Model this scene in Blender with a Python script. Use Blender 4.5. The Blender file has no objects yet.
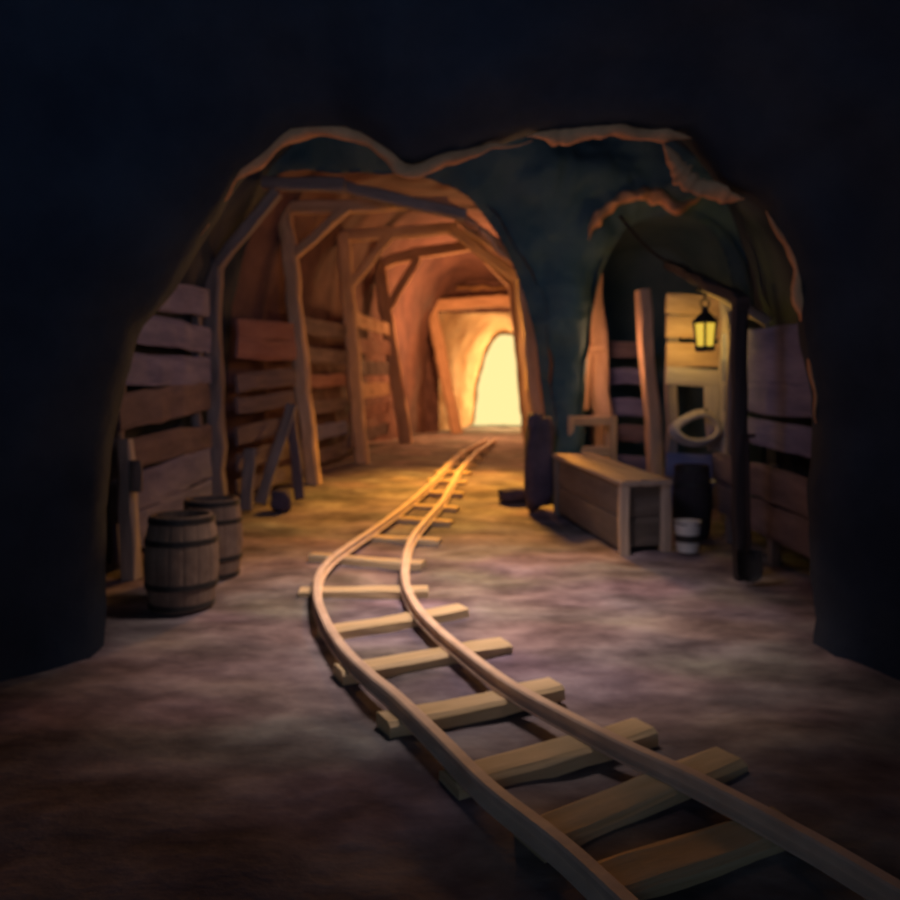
import bpy, bmesh, math, random
import numpy as np
from mathutils import Vector, Matrix, noise
C = bpy.context.scene.collection
random.seed(7)
# ------------------------------------------------------------------ camera
F, HZ, CX, H = 700.0, 412.0, 450.0, 1.6          # focal px, horizon row, centre column, eye height
cam = bpy.data.cameras.new('camera'); co = bpy.data.objects.new('camera', cam); C.objects.link(co)
co.location = (0, 0, H); co.rotation_euler = (math.pi/2, 0, 0)
cam.sensor_width = 36; cam.lens = 36*F/900; cam.shift_y = -(450-HZ)/900
cam.clip_start = .05; cam.clip_end = 200
cam.dof.use_dof = True; cam.dof.focus_distance = 1.6; cam.dof.aperture_fstop = 2.1
bpy.context.scene.camera = co
# ------------------------------------------------------------------ sky, lights, exposure
w = bpy.data.worlds.new('world'); bpy.context.scene.world = w; w.use_nodes = True
bg = w.node_tree.nodes['Background']; bg.inputs[0].default_value = (1.0, .78, .32, 1); bg.inputs[1].default_value = 1.15
vs = bpy.context.scene.view_settings
vs.view_transform = 'Standard'; vs.look = 'None'; vs.gamma = 1; vs.use_curve_mapping = False; vs.exposure = 0
def lamp(name, typ, loc, energy, color, size=.2, aim=None, cone=None, blend=1, sy=None):
    l = bpy.data.lights.new(name, typ); l.energy = energy; l.color = color
    if typ == 'AREA':
        l.size = size
        if sy: l.shape = 'RECTANGLE'; l.size_y = sy
    else: l.shadow_soft_size = size
    if typ == 'SPOT': l.spot_size = math.radians(cone); l.spot_blend = blend
    o = bpy.data.objects.new(name, l); C.objects.link(o); o.location = loc
    if aim: o.rotation_euler = (Vector(aim)-Vector(loc)).to_track_quat('-Z', 'Y').to_euler()
    return o
lamp('daylight', 'AREA', (2.45, 32.6, 3.0), 480, (1, .62, .25), 2.4, (1.0, 20, 2.5), sy=4)
lamp('tunnel_fill', 'POINT', (1.1, 20.5, 4.0), 850, (1, .40, .14), .5)  # added fill without a lamp body, warms the deep tunnel walls
lamp('tunnel_floor_fill', 'SPOT', (.5, 13.0, 4.8), 3100, (1, .44, .055), .4, (.15, 10.5, .4), 74, 1)  # added spot, no fixture; throws orange onto the floor at the mouth
lamp('tunnel_post_fill', 'POINT', (1.0, 12.4, 2.7), 62, (1, .47, .15), .25)  # added point source, unseen, to brighten the faces of the posts
lamp('chamber_floor_fill', 'SPOT', (.25, 5.5, 3.4), 570, (1, .77, .70), .35, (.15, 5.75, 0), 92, 1)  # added overhead spot, no fixture; soft cone darkens the floor outwards
lamp('chamber_cool_fill', 'SPOT', (0, 5.0, 3.2), 92, (.50, .60, 1), .4, (0, 10, 2.3), 150, 1)  # added cool fill for the back rock and the side boards
lamp('mouth_rim_fill', 'POINT', (.4, 5.7, 2.6), 9, (1, .50, .28), .3)  # added warm fill that picks out the rock edges at the mouth
lamp('alcove_fill', 'POINT', (2.1, 10.2, 2.5), 34, (1, .42, .20), .2)  # added orange fill beside the alcove posts, no lamp there
lamp('passage_fill', 'AREA', (0, -2.5, 2.6), 19, (.46, .66, 1), 3, (0, 4, 4.2)).data.spread = math.radians(100)
# ------------------------------------------------------------------ helpers
_ty = np.array([-6, 6.5, 8.8, 10, 11.5, 14, 18, 25, 60]); _tz = np.array([0, 0, .12, .27, .45, .60, .83, .87, .87])
_gy = np.arange(-6, 45, .1); _gz = np.interp(_gy, _ty, _tz); _gz = np.convolve(np.pad(_gz, 8, 'edge'), np.ones(17)/17, 'valid')
def zf(Y): return float(np.interp(Y, _gy, _gz))
def fbump(X, Y):
    return .045*noise.noise((X*.9, Y*.9, 3)) + .02*noise.noise((X*3, Y*3, 7))
def P(x, y, Y): return Vector(((x-CX)*Y/F, Y, H-(y-HZ)*Y/F))
def G(x, y, dz=0):
    lo, hi = 1.0, 44.0
    for _ in range(50):
        m = (lo+hi)/2
        if H-(y-HZ)/F*m > zf(m)+dz: lo = m
        else: hi = m
    return P(x, y, lo)
def V(x, Y, dz=0): return Vector((x, Y, zf(Y)+dz))
def obj(name, bm, m, parent=None, smooth=False):
    bmesh.ops.recalc_face_normals(bm, faces=bm.faces)
    me = bpy.data.meshes.new(name); bm.to_mesh(me); bm.free()
    for p in me.polygons: p.use_smooth = smooth
    o = bpy.data.objects.new(name, me); C.objects.link(o); me.materials.append(m)
    if parent is not None:
        o.parent = parent; o.location = -parent.location
        o.matrix_parent_inverse = Matrix.Identity(4)
    return o
# children are modelled in world coordinates; the parent Empty only moves (no rotation)
def tag(o, label, cat, group=None):
    o['label'] = label; o['category'] = cat
    if group: o['group'] = group
    return o
def thing(name, label, cat, loc=(0, 0, 0), group=None):
    o = bpy.data.objects.new(name, None); C.objects.link(o); o.location = loc; o.empty_display_size = .1
    return tag(o, label, cat, group)
def struct(name, bm, m, smooth=True):
    o = obj(name, bm, m, None, smooth); o['kind'] = 'structure'; return o
def dup(root, loc, rz, label, group=None):
    r = root.copy(); C.objects.link(r); r.location = loc; r.rotation_euler = (0, 0, rz); r['label'] = label
    if group: r['group'] = group
    for ch in list(root.children):
        c = ch.copy(); C.objects.link(c); c.parent = r
        for g in ch.children:
            d = g.copy(); C.objects.link(d); d.parent = c
    return r
def beam(bm, a, b, w, d=None, up=(0, 0, 1), jit=.008, segs=None, roll=0, taper=1.0):
    """rough-hewn timber from a to b: chamfered section, slightly wavering, with uv along the grain"""
    a, b = Vector(a), Vector(b); d = d or w
    ax = (b-a); L = ax.length; ax.normalize()
    up = Vector(up)
    if abs(ax.dot(up)) > .92: up = Vector((0, 1, 0))
    s = ax.cross(up).normalized(); u = s.cross(ax).normalized()
    if roll: q = Matrix.Rotation(roll, 3, ax); s = q @ s; u = q @ u
    n = segs or max(2, int(L/.3)); c = .16
    sec = [(-.5, -.5+c), (-.5, .5-c), (-.5+c, .5), (.5-c, .5), (.5, .5-c), (.5, -.5+c), (.5-c, -.5), (-.5+c, -.5)]
    uvl = bm.loops.layers.uv.verify(); rings = []; off = random.random()*40
    for i in range(n+1):
        t = i/n; k = 1+(taper-1)*t
        wob = s*random.uniform(-jit, jit)*1.5+u*random.uniform(-jit, jit)*1.5
        rings.append([bm.verts.new(a+ax*L*t+wob+s*(x*w*k+random.uniform(-jit, jit))+u*(y*d*k+random.uniform(-jit, jit))) for x, y in sec])
    for i in range(n):
        for j in range(8):
            f = bm.faces.new((rings[i][j], rings[i][(j+1) % 8], rings[i+1][(j+1) % 8], rings[i+1][j]))
            for lp, (uu, vv) in zip(f.loops, ((j, i), (j+1, i), (j+1, i+1), (j, i+1))):
                lp[uvl].uv = (uu*.07+off, vv*L/n+off)
    for r in (rings[0][::-1], rings[-1]):
        f = bm.faces.new(r)
        for lp, (x, y) in zip(f.loops, sec): lp[uvl].uv = (x*w+off, y*d*.3+off)
    return bm
def BM(): return bmesh.new()
def catmull(pts, n=8):
    pts = [Vector(p) for p in pts]; pts = [pts[0]*2-pts[1]]+pts+[pts[-1]*2-pts[-2]]; out = []
    for i in range(1, len(pts)-2):
        for k in range(n):
            t = k/n; p0, p1, p2, p3 = pts[i-1:i+3]
            out.append(.5*((2*p1)+(p2-p0)*t+(2*p0-5*p1+4*p2-p3)*t*t+(3*p1-p0-3*p2+p3)*t**3))
    out.append(pts[-2]); return out
def sweep(bm, path, sec, up=(0, 0, 1), closed_ends=True, scale=None):
    """sweep a closed 2-D section along a path"""
    rings = []; n = len(path); uvl = bm.loops.layers.uv.verify(); L = 0
    for i, p in enumerate(path):
        t = (path[min(i+1, n-1)]-path[max(i-1, 0)]).normalized(); s = t.cross(Vector(up))
        if s.length < 1e-3: s = t.cross(Vector((1, 0, 0)))
        s.normalize(); u = s.cross(t); k = scale(i/(n-1)) if scale else 1
        rings.append([bm.verts.new(p+s*x*k+u*y*k) for x, y in sec])
    m = len(sec)
    for i in range(n-1):
        l = (path[i+1]-path[i]).length
        for j in range(m):
            f = bm.faces.new((rings[i][j], rings[i][(j+1) % m], rings[i+1][(j+1) % m], rings[i+1][j]))
            for lp, (uu, vv) in zip(f.loops, ((j, 0), (j+1, 0), (j+1, l), (j, l))): lp[uvl].uv = (uu*.05, L+vv)
        L += l
    if closed_ends: bm.faces.new(rings[0][::-1]); bm.faces.new(rings[-1])
    return bm
def circ(r, n=10): return [(r*math.cos(2*math.pi*i/n), r*math.sin(2*math.pi*i/n)) for i in range(n)]
def lathe(bm, prof, n=32, c=(0, 0, 0), fn=None, closed=False):
    rings = []
    for r, z in prof:
        rings.append([bm.verts.new((c[0]+r*(fn(j) if fn else 1)*math.cos(2*math.pi*j/n), c[1]+r*(fn(j) if fn else 1)*math.sin(2*math.pi*j/n), c[2]+z)) for j in range(n)])
    k = len(rings)
    for i in range(k if closed else k-1):
        for j in range(n): bm.faces.new((rings[i][j], rings[i][(j+1) % n], rings[(i+1) % k][(j+1) % n], rings[(i+1) % k][j]))
    if not closed: bm.faces.new(rings[0][::-1]); bm.faces.new(rings[-1])
    return bm
def stone(c, sx, sy, sz, seed, sub=3, amp=.28):
    bm = BM(); bmesh.ops.create_icosphere(bm, subdivisions=sub, radius=1)
    for v in bm.verts:
        p = v.co.copy(); k = 1+amp*noise.noise(p*1.3+Vector((seed*7.3, 0, 0)))+amp*.4*noise.noise(p*3+Vector((0, seed*3.1, 0)))
        q = Vector((max(-.78, min(.78, p.x)), max(-.78, min(.78, p.y)), max(-.72, min(.72, p.z))))*k
        v.co = Vector((c[0]+q.x*sx, c[1]+q.y*sy, c[2]+q.z*sz))
    return bm
# ------------------------------------------------------------------ materials
def mat(name, c1, c2, scale=3, rough=.9, bump=.3, kind='rock', spec=.2, c3=None, metal=0):
    m = bpy.data.materials.new(name); m.use_nodes = True; N = m.node_tree.nodes; Lk = m.node_tree.links; b = N['Principled BSDF']
    b.inputs['Roughness'].default_value = rough; b.inputs['Specular IOR Level'].default_value = spec; b.inputs['Metallic'].default_value = metal
    tc = N.new('ShaderNodeTexCoord'); mp = N.new('ShaderNodeMapping'); no = N.new('ShaderNodeTexNoise'); rp = N.new('ShaderNodeValToRGB')
    no.inputs['Scale'].default_value = scale; no.inputs['Detail'].default_value = 6; no.inputs['Roughness'].default_value = .6
    if kind == 'wood':
        Lk.new(tc.outputs['UV'], mp.inputs[0]); mp.inputs['Scale'].default_value = (14, 1.1, 1)
    else: Lk.new(tc.outputs['Object'], mp.inputs[0])
    Lk.new(mp.outputs[0], no.inputs['Vector']); Lk.new(no.outputs['Fac'], rp.inputs[0])
    e = rp.color_ramp.elements; e[0].position = .34; e[1].position = .68; e[0].color = (*c1, 1); e[1].color = (*c2, 1)
    if c3: x = e.new(.5); x.color = (*c3, 1)
    Lk.new(rp.outputs[0], b.inputs['Base Color'])
    bp = N.new('ShaderNodeBump'); bp.inputs['Strength'].default_value = bump; bp.inputs['Distance'].default_value = .05
    src = no.outputs['Fac']
    if kind == 'ground':
        vo = N.new('ShaderNodeTexVoronoi'); vo.inputs['Scale'].default_value = 1.7; vo.feature = 'SMOOTH_F1'; vo.inputs['Smoothness'].default_value = 1; Lk.new(mp.outputs[0], vo.inputs['Vector'])
        mx = N.new('ShaderNodeMix'); mx.data_type = 'RGBA'; mx.blend_type = 'MULTIPLY'; mx.inputs[0].default_value = .35
        Lk.new(rp.outputs[0], mx.inputs[6]); Lk.new(vo.outputs['Color'], mx.inputs[7]); 
        hs = N.new('ShaderNodeHueSaturation'); hs.inputs['Saturation'].default_value = .6; hs.inputs['Value'].default_value = 1.35
        Lk.new(mx.outputs[2], hs.inputs['Color']); Lk.new(hs.outputs[0], b.inputs['Base Color'])
        mp.inputs['Scale'].default_value = (.8, 1.3, 1)
    Lk.new(src, bp.inputs['Height']); Lk.new(bp.outputs[0], b.inputs['Normal'])
    return m
M = {}
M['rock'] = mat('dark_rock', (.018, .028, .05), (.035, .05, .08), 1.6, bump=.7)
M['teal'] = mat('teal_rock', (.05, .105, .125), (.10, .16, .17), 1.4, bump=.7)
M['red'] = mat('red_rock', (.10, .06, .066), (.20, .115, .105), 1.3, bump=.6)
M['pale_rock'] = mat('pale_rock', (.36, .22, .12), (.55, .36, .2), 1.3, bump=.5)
M['rim_highlight'] = mat('rim_highlight_rock', (.50, .24, .12), (.76, .40, .21), 3, bump=.6)  # lighter colour painting the highlight on the rock edges
M['ground'] = mat('ground', (.08, .052, .064), (.31, .24, .235), 2.1, bump=.6, kind='ground', c3=(.17, .118, .13))
M['stone'] = mat('grey_stone', (.10, .09, .10), (.2, .17, .17), 3, bump=.6)
M['dstone'] = mat('violet_stone', (.05, .045, .07), (.10, .08, .115), 3, bump=.6)
M['timber'] = mat('timber', (.44, .29, .18), (.68, .47, .31), 1.0, kind='wood', bump=.35)
M['grey_timber'] = mat('grey_timber', (.17, .14, .13), (.32, .26, .23), 1.0, kind='wood', bump=.35)
M['dark_timber'] = mat('dark_timber', (.025, .022, .025), (.06, .05, .052), 1.0, kind='wood', bump=.35)
M['violet_board'] = mat('violet_board', (.13, .135, .25), (.25, .255, .41), 1.0, kind='wood', bump=.35)
M['brown_board'] = mat('brown_board', (.12, .095, .105), (.22, .17, .18), 1.0, kind='wood', bump=.35)
M['red_board'] = mat('red_board', (.24, .12, .11), (.34, .19, .17), 1.0, kind='wood', bump=.35)
M['pale_board'] = mat('pale_board', (.42, .36, .33), (.6, .52, .46), 1.0, kind='wood', bump=.3)
M['sleeper'] = mat('sleeper_wood', (.52, .39, .21), (.74, .57, .34), 1.0, kind='wood', bump=.3)
M['rail'] = mat('rusty_rail', (.66, .48, .35), (.84, .64, .48), 5, rough=.6, bump=.15, spec=.4)
M['iron'] = mat('dark_iron', (.015, .014, .014), (.04, .035, .033), 6, rough=.55, bump=.15, spec=.4)
M['barrel'] = mat('barrel_oak', (.16, .11, .085), (.28, .20, .15), 4, bump=.3)
M['barrel_shade'] = mat('barrel_inside_shade', (.03, .02, .022), (.06, .04, .045), 4, bump=.2)  # dark colour standing for the shade in the open barrels
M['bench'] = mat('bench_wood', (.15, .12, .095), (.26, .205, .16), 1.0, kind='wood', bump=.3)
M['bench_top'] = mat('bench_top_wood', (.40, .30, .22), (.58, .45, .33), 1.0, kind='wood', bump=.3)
M['white'] = mat('white_enamel', (.62, .6, .55), (.8, .78, .72), 5, rough=.4, bump=.05, spec=.5)
M['rope'] = mat('pale_rope', (.42, .36, .34), (.6, .52, .47), 20, bump=.4)
m = bpy.data.materials.new('lantern_glow'); m.use_nodes = True; b = m.node_tree.nodes['Principled BSDF']
b.inputs['Base Color'].default_value = (.8, .6, .1, 1); b.inputs['Emission Color'].default_value = (1, .66, .07, 1); b.inputs['Emission Strength'].default_value = .75
M['glow'] = m
# ------------------------------------------------------------------ rock shell
NA = 120
TH = [math.radians(a) for a in np.linspace(-28, 208, NA)]
def superr(xl, xr, zt, e=2.6, c=(0, 1.2), z0=0):
    """radius by angle of an arch from point c"""
    cx, hw, hh = (xl+xr)/2, (xr-xl)/2, zt-z0
    def r(t):
        lo, hi = 0, 20
        for _ in range(40):
            m_ = (lo+hi)/2; x = c[0]+m_*math.cos(t); z = c[1]+m_*math.sin(t)
            u = abs((x-cx)/hw); v = max(0, (z-z0)/hh); ee = 5 if (e == 2.6 and x < cx) else e
            if u**ee+v**ee < 1: lo = m_
            else: hi = m_
        return lo
    return [(c[0]+r(t)*math.cos(t), c[1]+r(t)*math.sin(t)) for t in TH]
def polyr(pts, c):
    out = []
    for t in TH:
        d = Vector((math.cos(t), math.sin(t))); best = None
        for a, b_ in zip(pts, pts[1:]):
            a2 = Vector(a)-Vector(c); e = Vector(b_)-Vector(a); den = d.x*e.y-d.y*e.x
            if abs(den) < 1e-9: continue
            s = (a2.x*e.y-a2.y*e.x)/den; q = (a2.x*d.y-a2.y*d.x)/den
            if s > 0 and -1e-6 <= q <= 1+1e-6 and (best is None or s < best): best = s
        best = best or 3; out.append((c[0]+best*d.x, c[1]+best*d.y))
    return out
def loft(secs, step, amp, seed, flat=False):
    bm = BM(); rows = []
    for (Y0, s0), (Y1, s1) in zip(secs, secs[1:]):
        n = max(1, int(abs(Y1-Y0)/step))
        for i in range(n):
            t = i/n; rows.append((Y0+(Y1-Y0)*t, [(a[0]*(1-t)+b_[0]*t, a[1]*(1-t)+b_[1]*t) for a, b_ in zip(s0, s1)]))
    rows.append(secs[-1]); prev = None; last = len(rows)-1
    for k, (Y, s) in enumerate(rows):
        mx = sum(a[0] for a in s)/len(s); mz = 1.5; cur = []
        for x, z in s:
            d = Vector((x-mx, 0, z-mz)).normalized(); p = Vector((x, Y, z))
            a = noise.noise(p*.8+Vector((seed, 0, 0)))+.55*noise.noise(p*2.1+Vector((0, seed, 0)))+.3*abs(noise.noise(p*4.3))
            cur.append(bm.verts.new(p+d*amp*(a+.25)))
        if prev:
            for j in range(len(s)-1): bm.faces.new((prev[j], prev[j+1], cur[j+1], cur[j]))
        prev = cur
    return bm
YM = 4.6
rimpx = [(85, 900), (92, 600), (97, 450), (134, 335), (192, 235), (236, 168), (290, 128), (350, 122), (386, 145), (405, 160), (470, 148), (530, 127), (600, 123), (690, 130), (725, 185), (768, 203), (798, 250), (815, 330), (822, 450), (828, 600), (832, 900)]
rim = [((x-CX)*YM/F, H-(y-HZ)*YM/F) for x, y in rimpx]
rim = polyr(rim, (0, 1.2))
def sc(s, k, c=(0, 1.0)): return [(c[0]+(x-c[0])*k, c[1]+(z-c[1])*k) for x, z in s]
near = [(-5, superr(-3.2, 3.2, 4.3)), (0, superr(-3.4, 3.4, 4.4)), (3.2, superr(-3.2, 3.3, 4.3)), (4.3, sc(rim, 1.07)), (4.6, rim), (4.85, rim), (5.15, sc(rim, 1.12)), (5.9, superr(-3.55, 3.65, 4.7)), (8.5, superr(-3.5, 4.0, 5.7, 3)), (10.6, superr(-3.45, 4.75, 6.3, 3))]
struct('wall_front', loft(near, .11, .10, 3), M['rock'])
# back face of the chamber with the two openings, a rock face rounding into each of them
def se(x, z, cx, hw, z0, hh, e): 
    if e == 2.6 and x < cx: e = 5
    return (abs((x-cx)/hw)**e+max(0, (z-z0)/hh)**e)**(1/e)
MAIN = (-1.0, 2.43, .2, 4.85, 2.6); ALC = (3.2, 1.24, .2, 4.25, 3.0)
def backwall():
    bm = BM(); nx, nz = 170, 120; x0, x1, z0, z1 = -4.2, 5.6, -.3, 6.9; g = {}
    for i in range(nx+1):
        for j in range(nz+1):
            x = x0+(x1-x0)*i/nx; z = z0+(z1-z0)*j/nz
            for prm in (MAIN, ALC):                                   # pull vertices inside an opening out to its edge
                k = se(x, z, *prm)
                if k < 1 and k > .90: x = prm[0]+(x-prm[0])/k; z = prm[2]+(z-prm[2])/k if z > prm[2] else z
            k1 = min(se(x, z, *MAIN), se(x, z, *ALC)); p = Vector((x, 0, z))
            Y = 10.0+.30*math.exp(-(max(0, k1-1)/.07)) - .35*max(0, min(1, (z-3.6)/2))
            Y += .28*noise.noise(p*.7)+.14*noise.noise(p*1.9)+.08*abs(noise.noise(p*4.1))
            g[i, j] = (bm.verts.new((x, Y, z)), k1)
    for i in range(nx):
        for j in range(nz):
            q = [g[i, j], g[i+1, j], g[i+1, j+1], g[i, j+1]]
            if min(a[1] for a in q) > .97: bm.faces.new([a[0] for a in q])
    bmesh.ops.delete(bm, geom=[v for v in bm.verts if not v.link_faces], context='VERTS')
    return bm
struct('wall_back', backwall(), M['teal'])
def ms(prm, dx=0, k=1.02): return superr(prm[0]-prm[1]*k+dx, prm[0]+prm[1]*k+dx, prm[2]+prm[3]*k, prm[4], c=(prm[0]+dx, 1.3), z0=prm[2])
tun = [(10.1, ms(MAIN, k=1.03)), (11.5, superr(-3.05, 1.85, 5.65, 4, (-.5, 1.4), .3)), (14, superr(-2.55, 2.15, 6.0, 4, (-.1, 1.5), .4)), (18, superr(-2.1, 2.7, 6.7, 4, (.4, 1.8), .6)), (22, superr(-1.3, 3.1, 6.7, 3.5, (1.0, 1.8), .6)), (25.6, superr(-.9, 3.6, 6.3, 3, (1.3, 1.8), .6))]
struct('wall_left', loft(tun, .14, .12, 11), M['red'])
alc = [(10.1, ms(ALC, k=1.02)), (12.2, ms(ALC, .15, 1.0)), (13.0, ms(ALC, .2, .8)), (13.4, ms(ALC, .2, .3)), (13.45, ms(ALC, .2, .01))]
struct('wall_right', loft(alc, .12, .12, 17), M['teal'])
bm = BM(); gx = [[bm.verts.new((x, 13.1+.25*noise.noise((x*.8, z*.8, 5))+.12*noise.noise((x*2.2, z*2.2, 8)), z)) for x in np.linspace(2.15, 5.6, 45)] for z in np.linspace(-.2, 5.4, 56)]
for a, b_ in zip(gx, gx[1:]):
    for k in range(44): bm.faces.new((a[k], a[k+1], b_[k+1], b_[k]))
struct('wall_recess', bm, M['teal'])
bm = BM(); gx = [[bm.verts.new((x, -4.8+.2*noise.noise((x*.8, z*.8, 1)), z)) for x in np.linspace(-5, 5, 40)] for z in np.linspace(-.3, 6, 26)]
for a, b_ in zip(gx, gx[1:]):
    for k in range(39): bm.faces.new((a[k], a[k+1], b_[k+1], b_[k]))
struct('wall_rear', bm, M['rock'])
# end face with the portal, and the rear passage bending right to the daylight
def endface():
    bm = BM(); nx, nz = 70, 80; x0, x1, z0, z1 = -2.2, 4.8, .2, 7; g = {}
    X0, X1, ZT = -.42, 2.62, 5.2
    for i in range(nx+1):
        for j in range(nz+1):
            x = x0+(x1-x0)*i/nx; z = z0+(z1-z0)*j/nz; p = Vector((x, 2, z))
            g[i, j] = bm.verts.new((x, 25.5+.3*noise.noise(p*.8)+.15*noise.noise(p*2.3), z))
    for i in range(nx):
        for j in range(nz):
            q = [g[i, j], g[i+1, j], g[i+1, j+1], g[i, j+1]]; cx_ = sum(v.co.x for v in q)/4; cz_ = sum(v.co.z for v in q)/4
            if not (X0 < cx_ < X1 and cz_ < ZT): bm.faces.new(q)
    bmesh.ops.delete(bm, geom=[v for v in bm.verts if not v.link_faces], context='VERTS')
    return bm
struct('wall_end', endface(), M['red'])
rear = [(25.2, superr(-1.1, 3.4, 6.1, 6, (1.1, 1.8), .5)), (28, superr(-.4, 3.7, 5.9, 2.6, (1.5, 1.8), .5)), (31, superr(.3, 4.2, 5.7, 2.3, (2.2, 1.8), .5)), (33.2, superr(1.25, 4.1, 5.2, 2.1, (2.6, 1.8), .5))]
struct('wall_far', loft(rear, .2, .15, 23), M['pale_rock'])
# floor
def floor():
    bm = BM(); xs = np.linspace(-6, 7, 150); ys = np.concatenate([np.arange(-5, 14, .1), np.arange(14, 40, .25)]); rows = []
    for Y in ys: rows.append([bm.verts.new((x, Y, zf(Y)+fbump(x, Y)-.02)) for x in xs])
    for a, b_ in zip(rows, rows[1:]):
        for j in range(len(xs)-1): bm.faces.new((a[j], a[j+1], b_[j+1], b_[j]))
    return bm
struct('floor', floor(), M['ground'])
# light catching the rock edges, put in as pale orange raised bands
def rim_highlight(n, pts, r, seed, m='rim_highlight', fl=.7):
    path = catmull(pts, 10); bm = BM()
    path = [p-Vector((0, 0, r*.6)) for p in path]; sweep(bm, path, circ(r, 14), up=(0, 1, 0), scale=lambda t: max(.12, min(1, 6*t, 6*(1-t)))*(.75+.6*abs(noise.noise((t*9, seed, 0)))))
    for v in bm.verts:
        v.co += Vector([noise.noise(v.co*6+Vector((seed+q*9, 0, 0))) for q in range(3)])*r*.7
    return struct('trim_highlight_%d' % n, bm, M[m])
rim_highlight(1, [P(x, y, 4.75) for x, y in ((196, 232), (238, 168), (290, 131), (350, 127), (383, 147), (406, 165), (440, 158), (470, 150), (530, 131))], .058, 1)
rim_highlight(2, [P(x, y, 4.78) for x, y in ((528, 131), (565, 134), (600, 127), (650, 128), (692, 133))], .05, 2)
rim_highlight(3, [P(x, y, 4.8) for x, y in ((664, 140), (675, 155), (685, 170), (700, 182), (720, 187), (744, 190))], .07, 8)
rim_highlight(6, [P(x, y, 9.8) for x, y in ((432, 204), (452, 209), (474, 222), (496, 243), (512, 262))], .055, 6)
rim_highlight(4, [P(x, y, 9.75) for x, y in ((588, 235), (600, 212), (628, 192), (655, 192), (678, 204), (705, 192))], .09, 4)
rim_highlight(5, [P(x, y, 4.8) for x, y in ((766, 207), (792, 250), (800, 300), (812, 345), (816, 420))], .04, 5)
# ------------------------------------------------------------------ railway track
Lp = [(700, 965), (588, 861), (549, 828), (488, 781), (437, 731), (397, 693), (370, 671), (343, 645), (325, 617), (317, 593), (319, 573), (330, 558), (347, 545), (377, 525), (407, 503), (428, 485), (440, 472), (450, 462), (462, 452), (475, 445), (487, 439)]
Rp = [(960, 920), (832, 845), (799, 827), (760, 806), (693, 772), (627, 742), (571, 714), (510, 681), (463, 647), (433, 622), (414, 600), (405, 577), (406, 553), (414, 533), (430, 514), (442, 500), (451, 484), (459, 470), (467, 461), (476, 452), (486, 445), (495, 439)]
track = thing('railway_track', 'narrow curved mine railway track with timber sleepers running into the tunnel', 'railway track', V(0, 6))
RH = .125
head = [(-.022, 0), (-.032, -.008), (-.032, -.026), (-.014, -.034), (-.014, -.058), (-.045, -.068), (-.045, -.08), (.045, -.08), (.045, -.068), (.014, -.058), (.014, -.034), (.032, -.026), (.032, -.008), (.022, 0)]
for pts in (Lp, Rp):
    bm = BM(); path = catmull([G(x, y, RH) for x, y in pts], 6); sweep(bm, path, head); obj('rail', bm, M['rail'], track)
SL = [((600, 893), (785, 828)), ((528, 846), (730, 764)), ((448, 786), (645, 733)), ((383, 727), (556, 690)), ((338, 676), (505, 646)), ((322, 636), (462, 611)), ((300, 594), (428, 592)), ((312, 558), (424, 566)), ((360, 538), (440, 543)), ((390, 519), (452, 524)), ((406, 506), (458, 510)), ((420, 493), (463, 495)), ((428, 482), (467, 484)), ((436, 473), (471, 475)), ((444, 465), (476, 466)), ((452, 458), (482, 459)), ((460, 452), (487, 453))]
for a, b_ in SL:
    p, q = G(*a, .0), G(*b_, .0); k = max(.12, .19-.004*max(0, p.y-5))
    bm = BM(); beam(bm, p, q, k, .09, jit=.0045, segs=5); s = obj('sleeper', bm, M['sleeper'], track)
# ------------------------------------------------------------------ timber sets along the tunnel
def tset(label, Y, pieces, m='timber'):
    t = thing('timber_support', label, 'mine support', V(pieces[0][1][0]*0+P(*pieces[0][1], Y).x, Y), 'timber supports along the main tunnel')
    for name, a, b_, wd, dy in pieces:
        bm = BM(); p, q = P(*a, Y+dy), P(*b_, Y+dy)
        if name == 'post': 
            p.z = zf(Y)-.05
        beam(bm, p, q, wd, up=(0, 1, 0), jit=.012); obj(name, bm, M[m], t)
    return t
tset('grey timber support nearest the two barrels, at the front of the left wall', 9.55, [('post', (218, 514), (213, 262), .21, 0), ('brace', (216, 268), (277, 192), .15, -.02), ('cap_beam', (262, 183), (345, 186), .17, .02), ('cap_beam', (335, 184), (466, 216), .16, .22)], 'grey_timber')
tset('tall orange-lit timber support, second from the barrels along the left wall', 11.5, [('post', (314, 481), (284, 206), .25, 0), ('cap_beam', (276, 208), (448, 203), .2, 0), ('brace', (296, 254), (348, 207), .15, -.03), ('haunch', (440, 204), (522, 262), .2, 0), ('post', (543, 478), (522, 256), .22, 0)])
tset('timber support third from the barrels, behind the tall orange-lit one', 14, [('post', (362, 461), (343, 234), .27, 0), ('cap_beam', (334, 238), (458, 228), .22, 0), ('brace', (351, 284), (390, 236), .17, -.03), ('haunch', (450, 228), (518, 278), .22, 0), ('post', (534, 460), (517, 270), .24, 0)])
tset('slanting timber support deep in the tunnel, in front of the lit end portal', 18, [('post', (406, 443), (378, 262), .33, 0), ('cap_beam', (368, 268), (420, 252), .27, 0), ('cap_beam', (412, 254), (480, 244), .27, 0), ('brace', (386, 312), (418, 258), .2, -.04), ('haunch', (474, 243), (514, 286), .26, 0), ('post', (530, 442), (513, 280), .28, 0)])
tset('end portal of timber framing the bright daylight', 25.0, [('post', (457, 433), (431, 308), .42, 0), ('lintel', (418, 306), (526, 300), .42, 0), ('post', (536, 433), (516, 305), .42, 0)])
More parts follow.
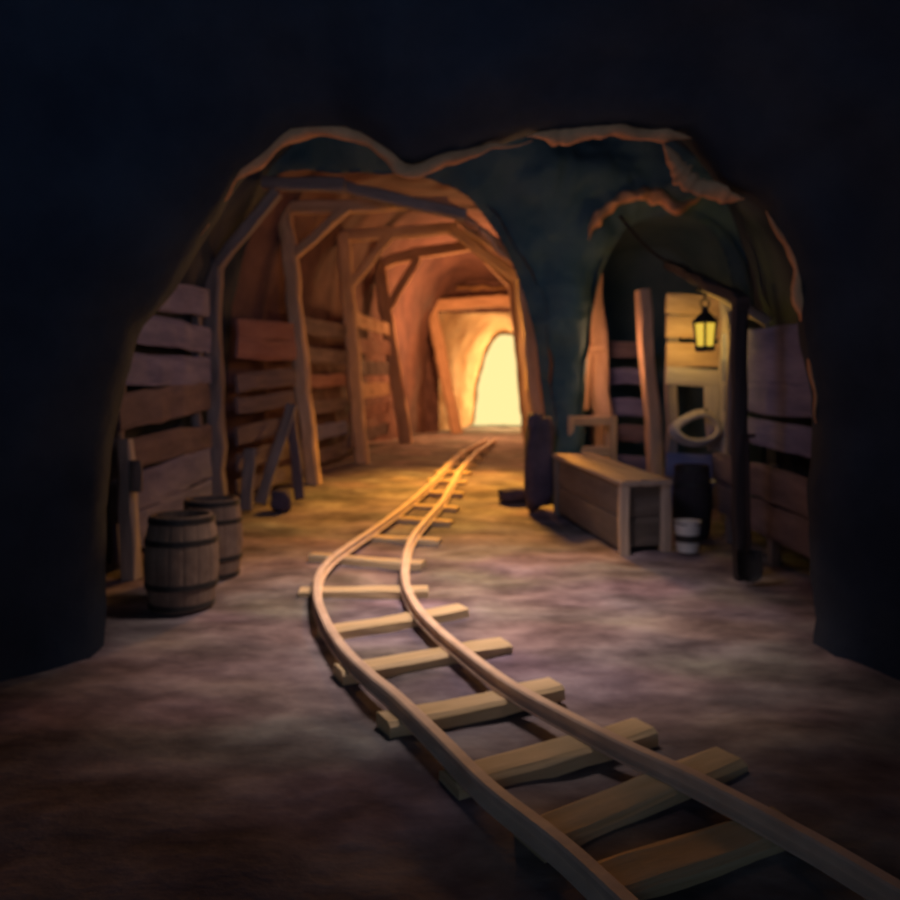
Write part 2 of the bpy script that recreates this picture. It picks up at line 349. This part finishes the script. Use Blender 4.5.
# board lining on the tunnel's left wall between the supports
def lining(label, A, B, zs, mats, group, hb=.26, th=.05, jit=.1, name='board_lining', post=False):
    t = thing(name, label, 'board wall', ((A[0]+B[0])/2, (A[1]+B[1])/2, zf((A[1]+B[1])/2)), group)
    for i, z in enumerate(zs):
        a = V(*A, z+random.uniform(-jit, jit)*.3); b_ = V(*B, z+random.uniform(-jit, jit)*.5)
        bm = BM(); h = hb*random.uniform(.85, 1.12); beam(bm, a, b_, th, h, jit=.012, roll=random.uniform(-.06, .06)); obj('board', bm, M[mats[i % len(mats)]], t)
    if post:
        for f in (.08, .92):
            x = A[0]+(B[0]-A[0])*f; y = A[1]+(B[1]-A[1])*f; sx = .09 if x < 0 else -.09
            bm = BM(); beam(bm, V(x-sx, y, -.05), V(x-sx, y, zs[-1]+.2), .12, jit=.01); obj('batten', bm, M['grey_timber'], t)
    return t
lining('rough boards lining the wall between the first two tunnel supports', (-3.02, 9.9), (-2.52, 11.3), (.25, .62, .98, 1.4, 1.75, 2.2, 2.52), ['brown_board', 'brown_board', 'brown_board', 'brown_board', 'brown_board', 'red_board', 'red_board'], 'board linings')
lining('boards lining the wall between the second and third tunnel supports', (-2.5, 11.75), (-2.05, 13.8), (.3, .75, 1.2, 1.65, 2.1, 2.6), ['brown_board', 'violet_board', 'brown_board', 'red_board', 'brown_board'], 'board linings')
lining('orange-lit boards between the third and fourth tunnel supports', (-2.05, 14.3), (-1.55, 17.6), (.4, .9, 1.4, 1.9, 2.4, 2.9), ['brown_board', 'red_board', 'timber'], 'board linings', hb=.3)
# ------------------------------------------------------------------ left side of the chamber
lining('violet-grey board wall behind the two barrels on the left', (-3.28, 6.9), (-3.2, 9.3), (.3, .72, 1.15, 1.58, 2.0, 2.42, 2.84), ['violet_board', 'violet_board', 'brown_board', 'brown_board', 'violet_board', 'violet_board', 'violet_board'], 'side board walls', hb=.36, post=True, name='board_wall')
sp = thing('stub_post', 'short grey split post at the far left beside the barrels', 'post', V(-3.1, 6.75)); bm = BM()
beam(bm, V(-3.08, 6.75, -.05), V(-3.12, 6.75, 1.32), .16, jit=.015, taper=.85); obj('post', bm, M['pale_board'], sp)
bm = BM(); beam(bm, V(-3.0, 6.7, .82), V(-3.0, 6.7, 1.12), .1, .06, jit=.01); obj('wedge', bm, M['grey_timber'], sp)
def barrel(name, label, r, h, mo, group=None):
    t = thing(name, label, 'barrel', (0, 0, 0), group); n = 80
    prof = [(r*(1+.19*math.sin(math.pi*k/12)), h*k/12) for k in range(13)]
    inner = [(a-.025, z) for a, z in prof[::-1] if z > h*.12]
    bm = lathe(BM(), [(prof[0][0]*.97, .01)]+prof+inner, n, fn=lambda j: .982 if j % 5 == 0 else 1)
    obj('staves', bm, mo, t)
    for z in (.05, .27, .73, .95):
        rr = r*(1+.19*math.sin(math.pi*z))
        obj('hoop', lathe(BM(), [(rr-.003, h*z-.022), (rr+.009, h*z-.022), (rr+.009, h*z+.022), (rr-.003, h*z+.022)], n, closed=True), M['iron'], t)
    obj('inside_shade', lathe(BM(), [(r*1.08-.02, h*.84), (r*1.07-.02, h*.89)], 40), M['barrel_shade'], t)  # dark disc set below the rim as painted shade
    return t
b1 = barrel('oak_barrel', 'open oak barrel in front, at the far left on the floor', .245, .76, M['barrel'], 'open barrels on the left')
p = G(182, 606); b1.location = (p.x, p.y, 0)
p = G(212, 574); dup(b1, (p.x, p.y, 0), .7, 'open oak barrel standing behind the other one, nearer the tunnel')
def plank(name, label, a, b_, w, d, m, cat='plank', group=None, up=(0, 1, 0), roll=0):
    a, b_ = Vector(a), Vector(b_); bm = BM(); c = Vector((a.x, a.y, a.z))
    beam(bm, a-c, b_-c, w, d, up=up, jit=.008, roll=roll); o = obj(name, bm, M[m]); o.location = c
    return tag(o, label, cat, group)
LG = 'planks leaning on the left wall'
plank('leaning_plank', 'grey plank leaning to the right against the left tunnel wall', V(-2.72, 10.0, .02), V(-2.42, 10.75, 1.35), .16, .05, 'grey_timber', group=LG)
plank('leaning_plank', 'dark plank leaning left, crossing the grey one by the left tunnel wall', V(-2.2, 10.25, .02), V(-2.5, 11.0, 1.25), .15, .05, 'brown_board', group=LG)
plank('leaning_plank', 'short plank leaning low beside the dark stone by the left wall', V(-2.8, 9.6, .02), V(-2.85, 10.0, .8), .17, .05, 'grey_timber', group=LG)
def rock(name, label, c, s, seed, m='stone', group='loose stones on the floor'):
    o = obj(name, stone((0, 0, 0), *s, seed), M[m], None, True); o.location = c
    zmin = min(v.co.z for v in o.data.vertices); o.location.z = c[2]-zmin-.02; return tag(o, label, 'rock', group)
rock('stone', 'black stone at the foot of the leaning planks', V(-2.35, 9.75), (.17, .14, .19), 1, 'dstone')
rock('stone', 'low dark stone on the floor between the track and the rock pillar', V(.95, 10.3), (.3, .22, .13), 4, 'dstone')
# ------------------------------------------------------------------ rock pillar foot
rock('stone_block', 'tall violet-dark stone block against the pillar beside the lit tunnel', V(1.24, 9.78), (.23, .23, .8), 9, 'dstone', 'stones at the pillar')
o = rock('stone', 'black rounded stone lodged on the left top of the tall dark block', (1.18, 9.72, zf(9.75)+1.12), (.13, .13, .16), 12, 'dstone', 'stones at the pillar')
# ------------------------------------------------------------------ bench
bt = thing('storage_bench', 'long wooden storage bench with a pale plank top by the rock pillar', 'bench', V(1.9, 8.4))
n0 = Vector((1.87, 7.6)); dv = Vector((-.42, 2.0)); wv = Vector((.56, .2))
def bp(u, v, z): q = n0+dv*u+wv*v; return Vector((q.x, q.y, zf(7.6)*(1-u)+zf(9.6)*u+z))
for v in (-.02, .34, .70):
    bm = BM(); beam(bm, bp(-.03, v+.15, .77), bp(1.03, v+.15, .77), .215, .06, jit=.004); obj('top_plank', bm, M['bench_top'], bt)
def panel(bm, a, b_, z0, z1, th):
    beam(bm, a+Vector((0, 0, (z0+z1)/2)), b_+Vector((0, 0, (z0+z1)/2)), th, z1-z0, jit=.003); return bm
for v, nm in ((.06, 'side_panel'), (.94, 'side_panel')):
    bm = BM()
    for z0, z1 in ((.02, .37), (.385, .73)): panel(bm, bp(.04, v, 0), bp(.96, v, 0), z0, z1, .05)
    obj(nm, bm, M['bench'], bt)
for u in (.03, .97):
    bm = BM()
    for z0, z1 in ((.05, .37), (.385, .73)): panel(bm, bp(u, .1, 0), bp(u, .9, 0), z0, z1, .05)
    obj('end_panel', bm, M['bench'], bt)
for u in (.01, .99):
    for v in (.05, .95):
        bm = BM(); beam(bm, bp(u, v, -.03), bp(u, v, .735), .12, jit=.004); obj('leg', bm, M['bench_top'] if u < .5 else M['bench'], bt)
# ------------------------------------------------------------------ alcove: posts, crate, partition
def upright(name, label, foot, top, w, m, cat='post', extra=()):
    t = thing(name, label, cat, foot); bm = BM(); beam(bm, Vector(foot)-Vector((0, 0, .04)), top, w, jit=.01); obj('post', bm, M[m], t)
    for nm, a, b_, ww in extra: bm = BM(); beam(bm, a, b_, ww, jit=.008); obj(nm, bm, M[m], t)
    return t
YA = 11.2
upright('alcove_post', 'orange-lit timber post nearest the rock pillar in the right alcove', V((606-450)*YA/F, YA), P(592, 276, YA), .3, 'timber', extra=[('cross_tie', P(568, 352, YA-.12), P(606, 348, YA-.12), .14), ('strut', P(578, 352, YA-.05), P(600, 300, YA-.05), .13), ('strut', P(583, 410, YA-.1), P(586, 352, YA-.1), .16)])
YB = 10.3
cr = thing('wooden_crate', 'upright open wooden crate behind the bench beside the rock pillar', 'crate', V(2.05, YB))
cx0, cx1, cz0, cz1 = 1.74, 2.36, zf(YB), 1.55
for x in (cx0, cx1):
    for yy in (YB-.2, YB+.2): bm = BM(); beam(bm, (x, yy, cz0), (x, yy, cz1), .09, jit=.005); obj('corner_post', bm, M['timber'], cr)
for z in (cz0+.12, (cz0+cz1)/2+.1, cz1-.07):
    for yy in (YB-.2, YB+.2): bm = BM(); beam(bm, (cx0+.05, yy, z), (cx1-.05, yy, z), .04, .13, jit=.005); obj('slat', bm, M['timber'] if z > 1 else M['red_board'], cr)
    for x in (cx0, cx1): bm = BM(); beam(bm, (x, YB-.15, z), (x, YB+.15, z), .04, .13, jit=.005); obj('slat', bm, M['timber'], cr)
bm = BM(); beam(bm, (cx0+.04, YB, cz0+.04), (cx1-.04, YB, cz0+.04), .36, .03, jit=.003); obj('bottom_board', bm, M['red_board'], cr)
# lantern frame: dark front post, orange rear post, beam joining their tops
D0 = V(2.80, 6.75); DT = P(739, 306, 6.75); B0 = V(3.03, 10.2); BT = P(642, 290, 10.2); ET = P(668, 264, 10.0)
lf = thing('lamp_post', 'black timber post and beam that hold up the yellow lantern', 'post', D0)
bm = BM(); beam(bm, D0-Vector((0, 0, .05)), DT+Vector((0, 0, .05)), .125, jit=.007); obj('post', bm, M['dark_timber'], lf)
bm = BM(); beam(bm, DT+Vector((0, -.12, .02)), ET, .12, jit=.01); obj('beam', bm, M['dark_timber'], lf)
BT2 = ET; upright('alcove_post', 'orange-lit timber post between the lantern partition and the other alcove post', B0, BT, .21, 'timber')
plank('rafter', 'brown rafter slanting down from the lantern beam to the right board wall', P(700, 283, 8.6), P(770, 322, 8.3), .13, .1, 'grey_timber', 'rafter')
lining('violet boards at the back of the alcove between the two orange posts', (2.35, 11.75), (3.25, 11.6), (.3, .8, 1.25, 1.75, 2.2), ['violet_board', 'brown_board', 'violet_board'], 'board linings', hb=.3)
# partition of boards behind the lantern
pt = thing('board_partition', 'pale board partition behind the yellow lantern', 'partition', V(3.3, 9.15))
YC = 9.15
bm = BM(); beam(bm, V(3.60, YC-.08, -.05), P(727, 296, YC-.08), .17, jit=.008); obj('post', bm, M['pale_board'], pt)['label'] = 'pale post'
bm = BM(); beam(bm, V(2.93, YC+.1, -.05), P(672, 300, YC+.1), .14, jit=.008); obj('post', bm, M['grey_timber'], pt)
for i, (y0, y1, mm) in enumerate(((296, 316, 'timber'), (318, 340, 'timber'), (342, 366, 'timber'), (368, 386, 'pale_board'), (454, 478, 'violet_board'), (482, 508, 'violet_board'))):
    a, b_ = P(666, (y0+y1)/2-random.uniform(0, 3), YC+.03), P(733, (y0+y1)/2+random.uniform(0, 3), YC+.03)
    bm = BM(); beam(bm, a, b_, .05, (y1-y0)*YC/F, jit=.006); obj('board', bm, M[mm], pt)
bm = BM(); beam(bm, P(712, 382, YC+.03), P(716, 450, YC+.03), .22, .05, up=(0, 1, 0), jit=.006); obj('board', bm, M['pale_board'], pt)
# rope coil hung on the partition
rc = thing('rope_coil', 'pale coil of rope hanging on the board partition under the lantern', 'rope', P(697, 425, YC-.12)); c = P(697, 428, YC-.14)
for k in range(4):
    path = []
    for i in range(49):
        a = 2*math.pi*i/48; rx = .27+.018*k; rz = .17+.014*k
        x = rx*math.cos(a); z = rz*math.sin(a); x *= 1-.35*max(0, math.sin(a)); path.append(c+Vector((x+.06*max(0, math.sin(a)), .02*k-.03+.015*math.sin(3*a+k), z)))
    bm = BM(); sweep(bm, path, circ(.036, 8), up=(0, 1, 0)); obj('rope_loop', bm, M['rope'], rc, True)
bm = BM(); sweep(bm, [c+Vector((.1, .16, .23)), c+Vector((.1, -.03, .21)), c+Vector((.1, -.07, .25))], circ(.014, 6)); obj('peg', bm, M['iron'], rc)
# lantern on its chain
YL = 8.25; lc = P(705, 335, YL); lt = thing('lantern', 'glowing yellow iron lantern hanging in the right alcove', 'lantern', lc)
def hexl(prof): return lathe(BM(), prof, 6, lc)
R0 = Matrix.Rotation(math.radians(30), 4, 'Z')
def rotc(bm): bmesh.ops.rotate(bm, verts=bm.verts, cent=lc, matrix=Matrix.Rotation(math.radians(10), 3, 'Z')); return bm
obj('glass', rotc(hexl([(.105, -.14), (.135, .13)])), M['glow'], lt)
obj('base', rotc(hexl([(.09, -.19), (.125, -.18), (.125, -.14), (.10, -.135)])), M['iron'], lt)
obj('cap', rotc(hexl([(.16, .13), (.165, .15), (.09, .23), (.045, .27), (.04, .33)])), M['iron'], lt)
for k in range(6):
    a = math.radians(10+60*k); bm = BM(); cv = Vector((math.cos(a), math.sin(a), 0))
    beam(bm, lc+cv*.113+Vector((0, 0, -.145)), lc+cv*.142+Vector((0, 0, .14)), .024, jit=0, segs=2); obj('bar', bm, M['iron'], lt)
bm = BM(); sweep(bm, [lc+Vector((.05*math.sin(2*math.pi*i/16), 0, .37-.05*math.cos(2*math.pi*i/16))) for i in range(17)], circ(.011, 6), up=(0, 1, 0)); obj('ring', bm, M['iron'], lt)
tt = (YL-DT.y)/(ET.y-DT.y); bmz = (DT+(ET-DT)*tt); ztop = bmz.z-.08
ch = thing('chain', 'short black iron chain and hook that the lantern hangs from', 'chain', (lc.x, YL, ztop))
bm = BM(); beam(bm, (bmz.x-.03, YL, bmz.z-.075), (lc.x+.04, YL, bmz.z-.075), .05, jit=.002, segs=2); obj('hook_arm', bm, M['iron'], ch)
z0 = lc.z+.42; nl = max(2, int((ztop-z0)/.06)); 
for k in range(nl):
    zc = z0+(ztop-z0)*(k+.5)/nl; hh = (ztop-z0)/nl*.62; bm = BM()
    sweep(bm, [Vector((lc.x+(.024*math.sin(2*math.pi*i/12) if k % 2 else 0), YL+(0 if k % 2 else .024*math.sin(2*math.pi*i/12)), zc+hh*math.cos(2*math.pi*i/12))) for i in range(13)], circ(.008, 6), up=(0, 1, 0) if k % 2 else (1, 0, 0)); obj('link', bm, M['iron'], ch)
lamp('lantern_light', 'POINT', (lc.x-.02, lc.y+.32, lc.z+.02), 14, (1, .62, .12), .1)
# cable from the rock above the alcove down to the beam
bm = BM(); a, b_ = P(620, 216, 9.8), Vector((bmz.x, YL+.5, (DT+(ET-DT)*((YL+.5-DT.y)/(ET.y-DT.y))).z+.08))
sweep(bm, [a.lerp(b_, t/12)-Vector((0, 0, .12*math.sin(math.pi*t/12))) for t in range(13)], circ(.02, 6)); tag(obj('cable', bm, M['iron']), 'black cable slanting from the rock down to the lantern beam', 'cable')
# barrel, pail, shovel
b3 = barrel('dark_barrel', 'dark closed-in barrel between the bench end and the board partition', .19, .86, M['dark_timber']); b3.location = V(2.92, 8.45)
pl = thing('enamel_pail', 'white pail with a dark band on the floor at the bench end', 'pail', V(2.62, 7.72))
pc = pl.location.copy()
obj('body', lathe(BM(), [(.11, 0), (.125, .10), (.128, .17), (.14, .33), (.146, .34), (.132, .335), (.115, .03)], 32, pc), M['white'], pl, False)
obj('band', lathe(BM(), [(.124, .115), (.134, .115), (.139, .19), (.128, .19)], 32, pc, closed=True), M['iron'], pl)['label'] = 'dark band'
bm = BM(); sweep(bm, [pc+Vector((.145*math.cos(math.pi*i/16), -.03-.1*math.sin(math.pi*i/16), .325-.02*math.sin(math.pi*i/16))) for i in range(17)], circ(.007, 6)); obj('handle', bm, M['iron'], pl)
sh = thing('shovel', 'black shovel standing blade down against the black lantern post', 'shovel', V(2.79, 6.5))
bm = BM(); sweep(bm, [V(2.79, 6.53, .27), V(2.80, 6.57, .8), V(2.81, 6.615, 1.35)], circ(.018, 8), up=(1, 0, 0)); obj('shaft', bm, M['dark_timber'], sh, True)
bm = BM(); beam(bm, V(2.74, 6.615, 1.36), V(2.88, 6.615, 1.36), .035, jit=.002, segs=2); obj('grip', bm, M['dark_timber'], sh)
bm = BM(); g = {}
for i in range(9):
    for j in range(11):
        u = i/8*2-1; v = j/10; wd = .12*(1 if v > .35 else math.sqrt(max(.02, 1-((.35-v)/.35)**2))); 
        for k in (0, 1): g[i, j, k] = bm.verts.new(V(2.79+u*wd, 6.49+.05*(1-u*u)*.8+.03*v+.012*k, .0+.30*v))
for i in range(8):
    for j in range(10):
        for k in (0, 1): bm.faces.new((g[i, j, k], g[i+1, j, k], g[i+1, j+1, k], g[i, j+1, k]))
for i in range(8):
    for j in (0, 10): bm.faces.new((g[i, j, 0], g[i+1, j, 0], g[i+1, j, 1], g[i, j, 1]))
for j in range(10):
    for i in (0, 8): bm.faces.new((g[i, j, 0], g[i, j+1, 0], g[i, j+1, 1], g[i, j, 1]))
obj('blade', bm, M['iron'], sh)
# right side board wall
lining('violet-blue board wall at the far right beside the black lantern post', (3.42, 8.7), (3.36, 6.1), (1.3, 1.65, 1.98, 2.3), ['violet_board'], 'side board walls', hb=.31, post=False, name='board_wall')
lb = thing('timber_trough', 'long low brown board trough along the right wall', 'trough', V(3.3, 7.4))
for i, (z, mm) in enumerate(((.45, 'brown_board'), (.82, 'brown_board'))):
    bm = BM(); beam(bm, V(3.26, 8.6, z), V(3.2, 6.0, z), .06, .34, jit=.01); obj('board', bm, M[mm], lb)
for yy in (8.3, 7.2, 6.15):
    bm = BM(); beam(bm, V(3.33, yy, -.04), V(3.33, yy, 1.02 if yy < 8 else 2.7), .1, jit=.006); obj('stake', bm, M['grey_timber'], lb)
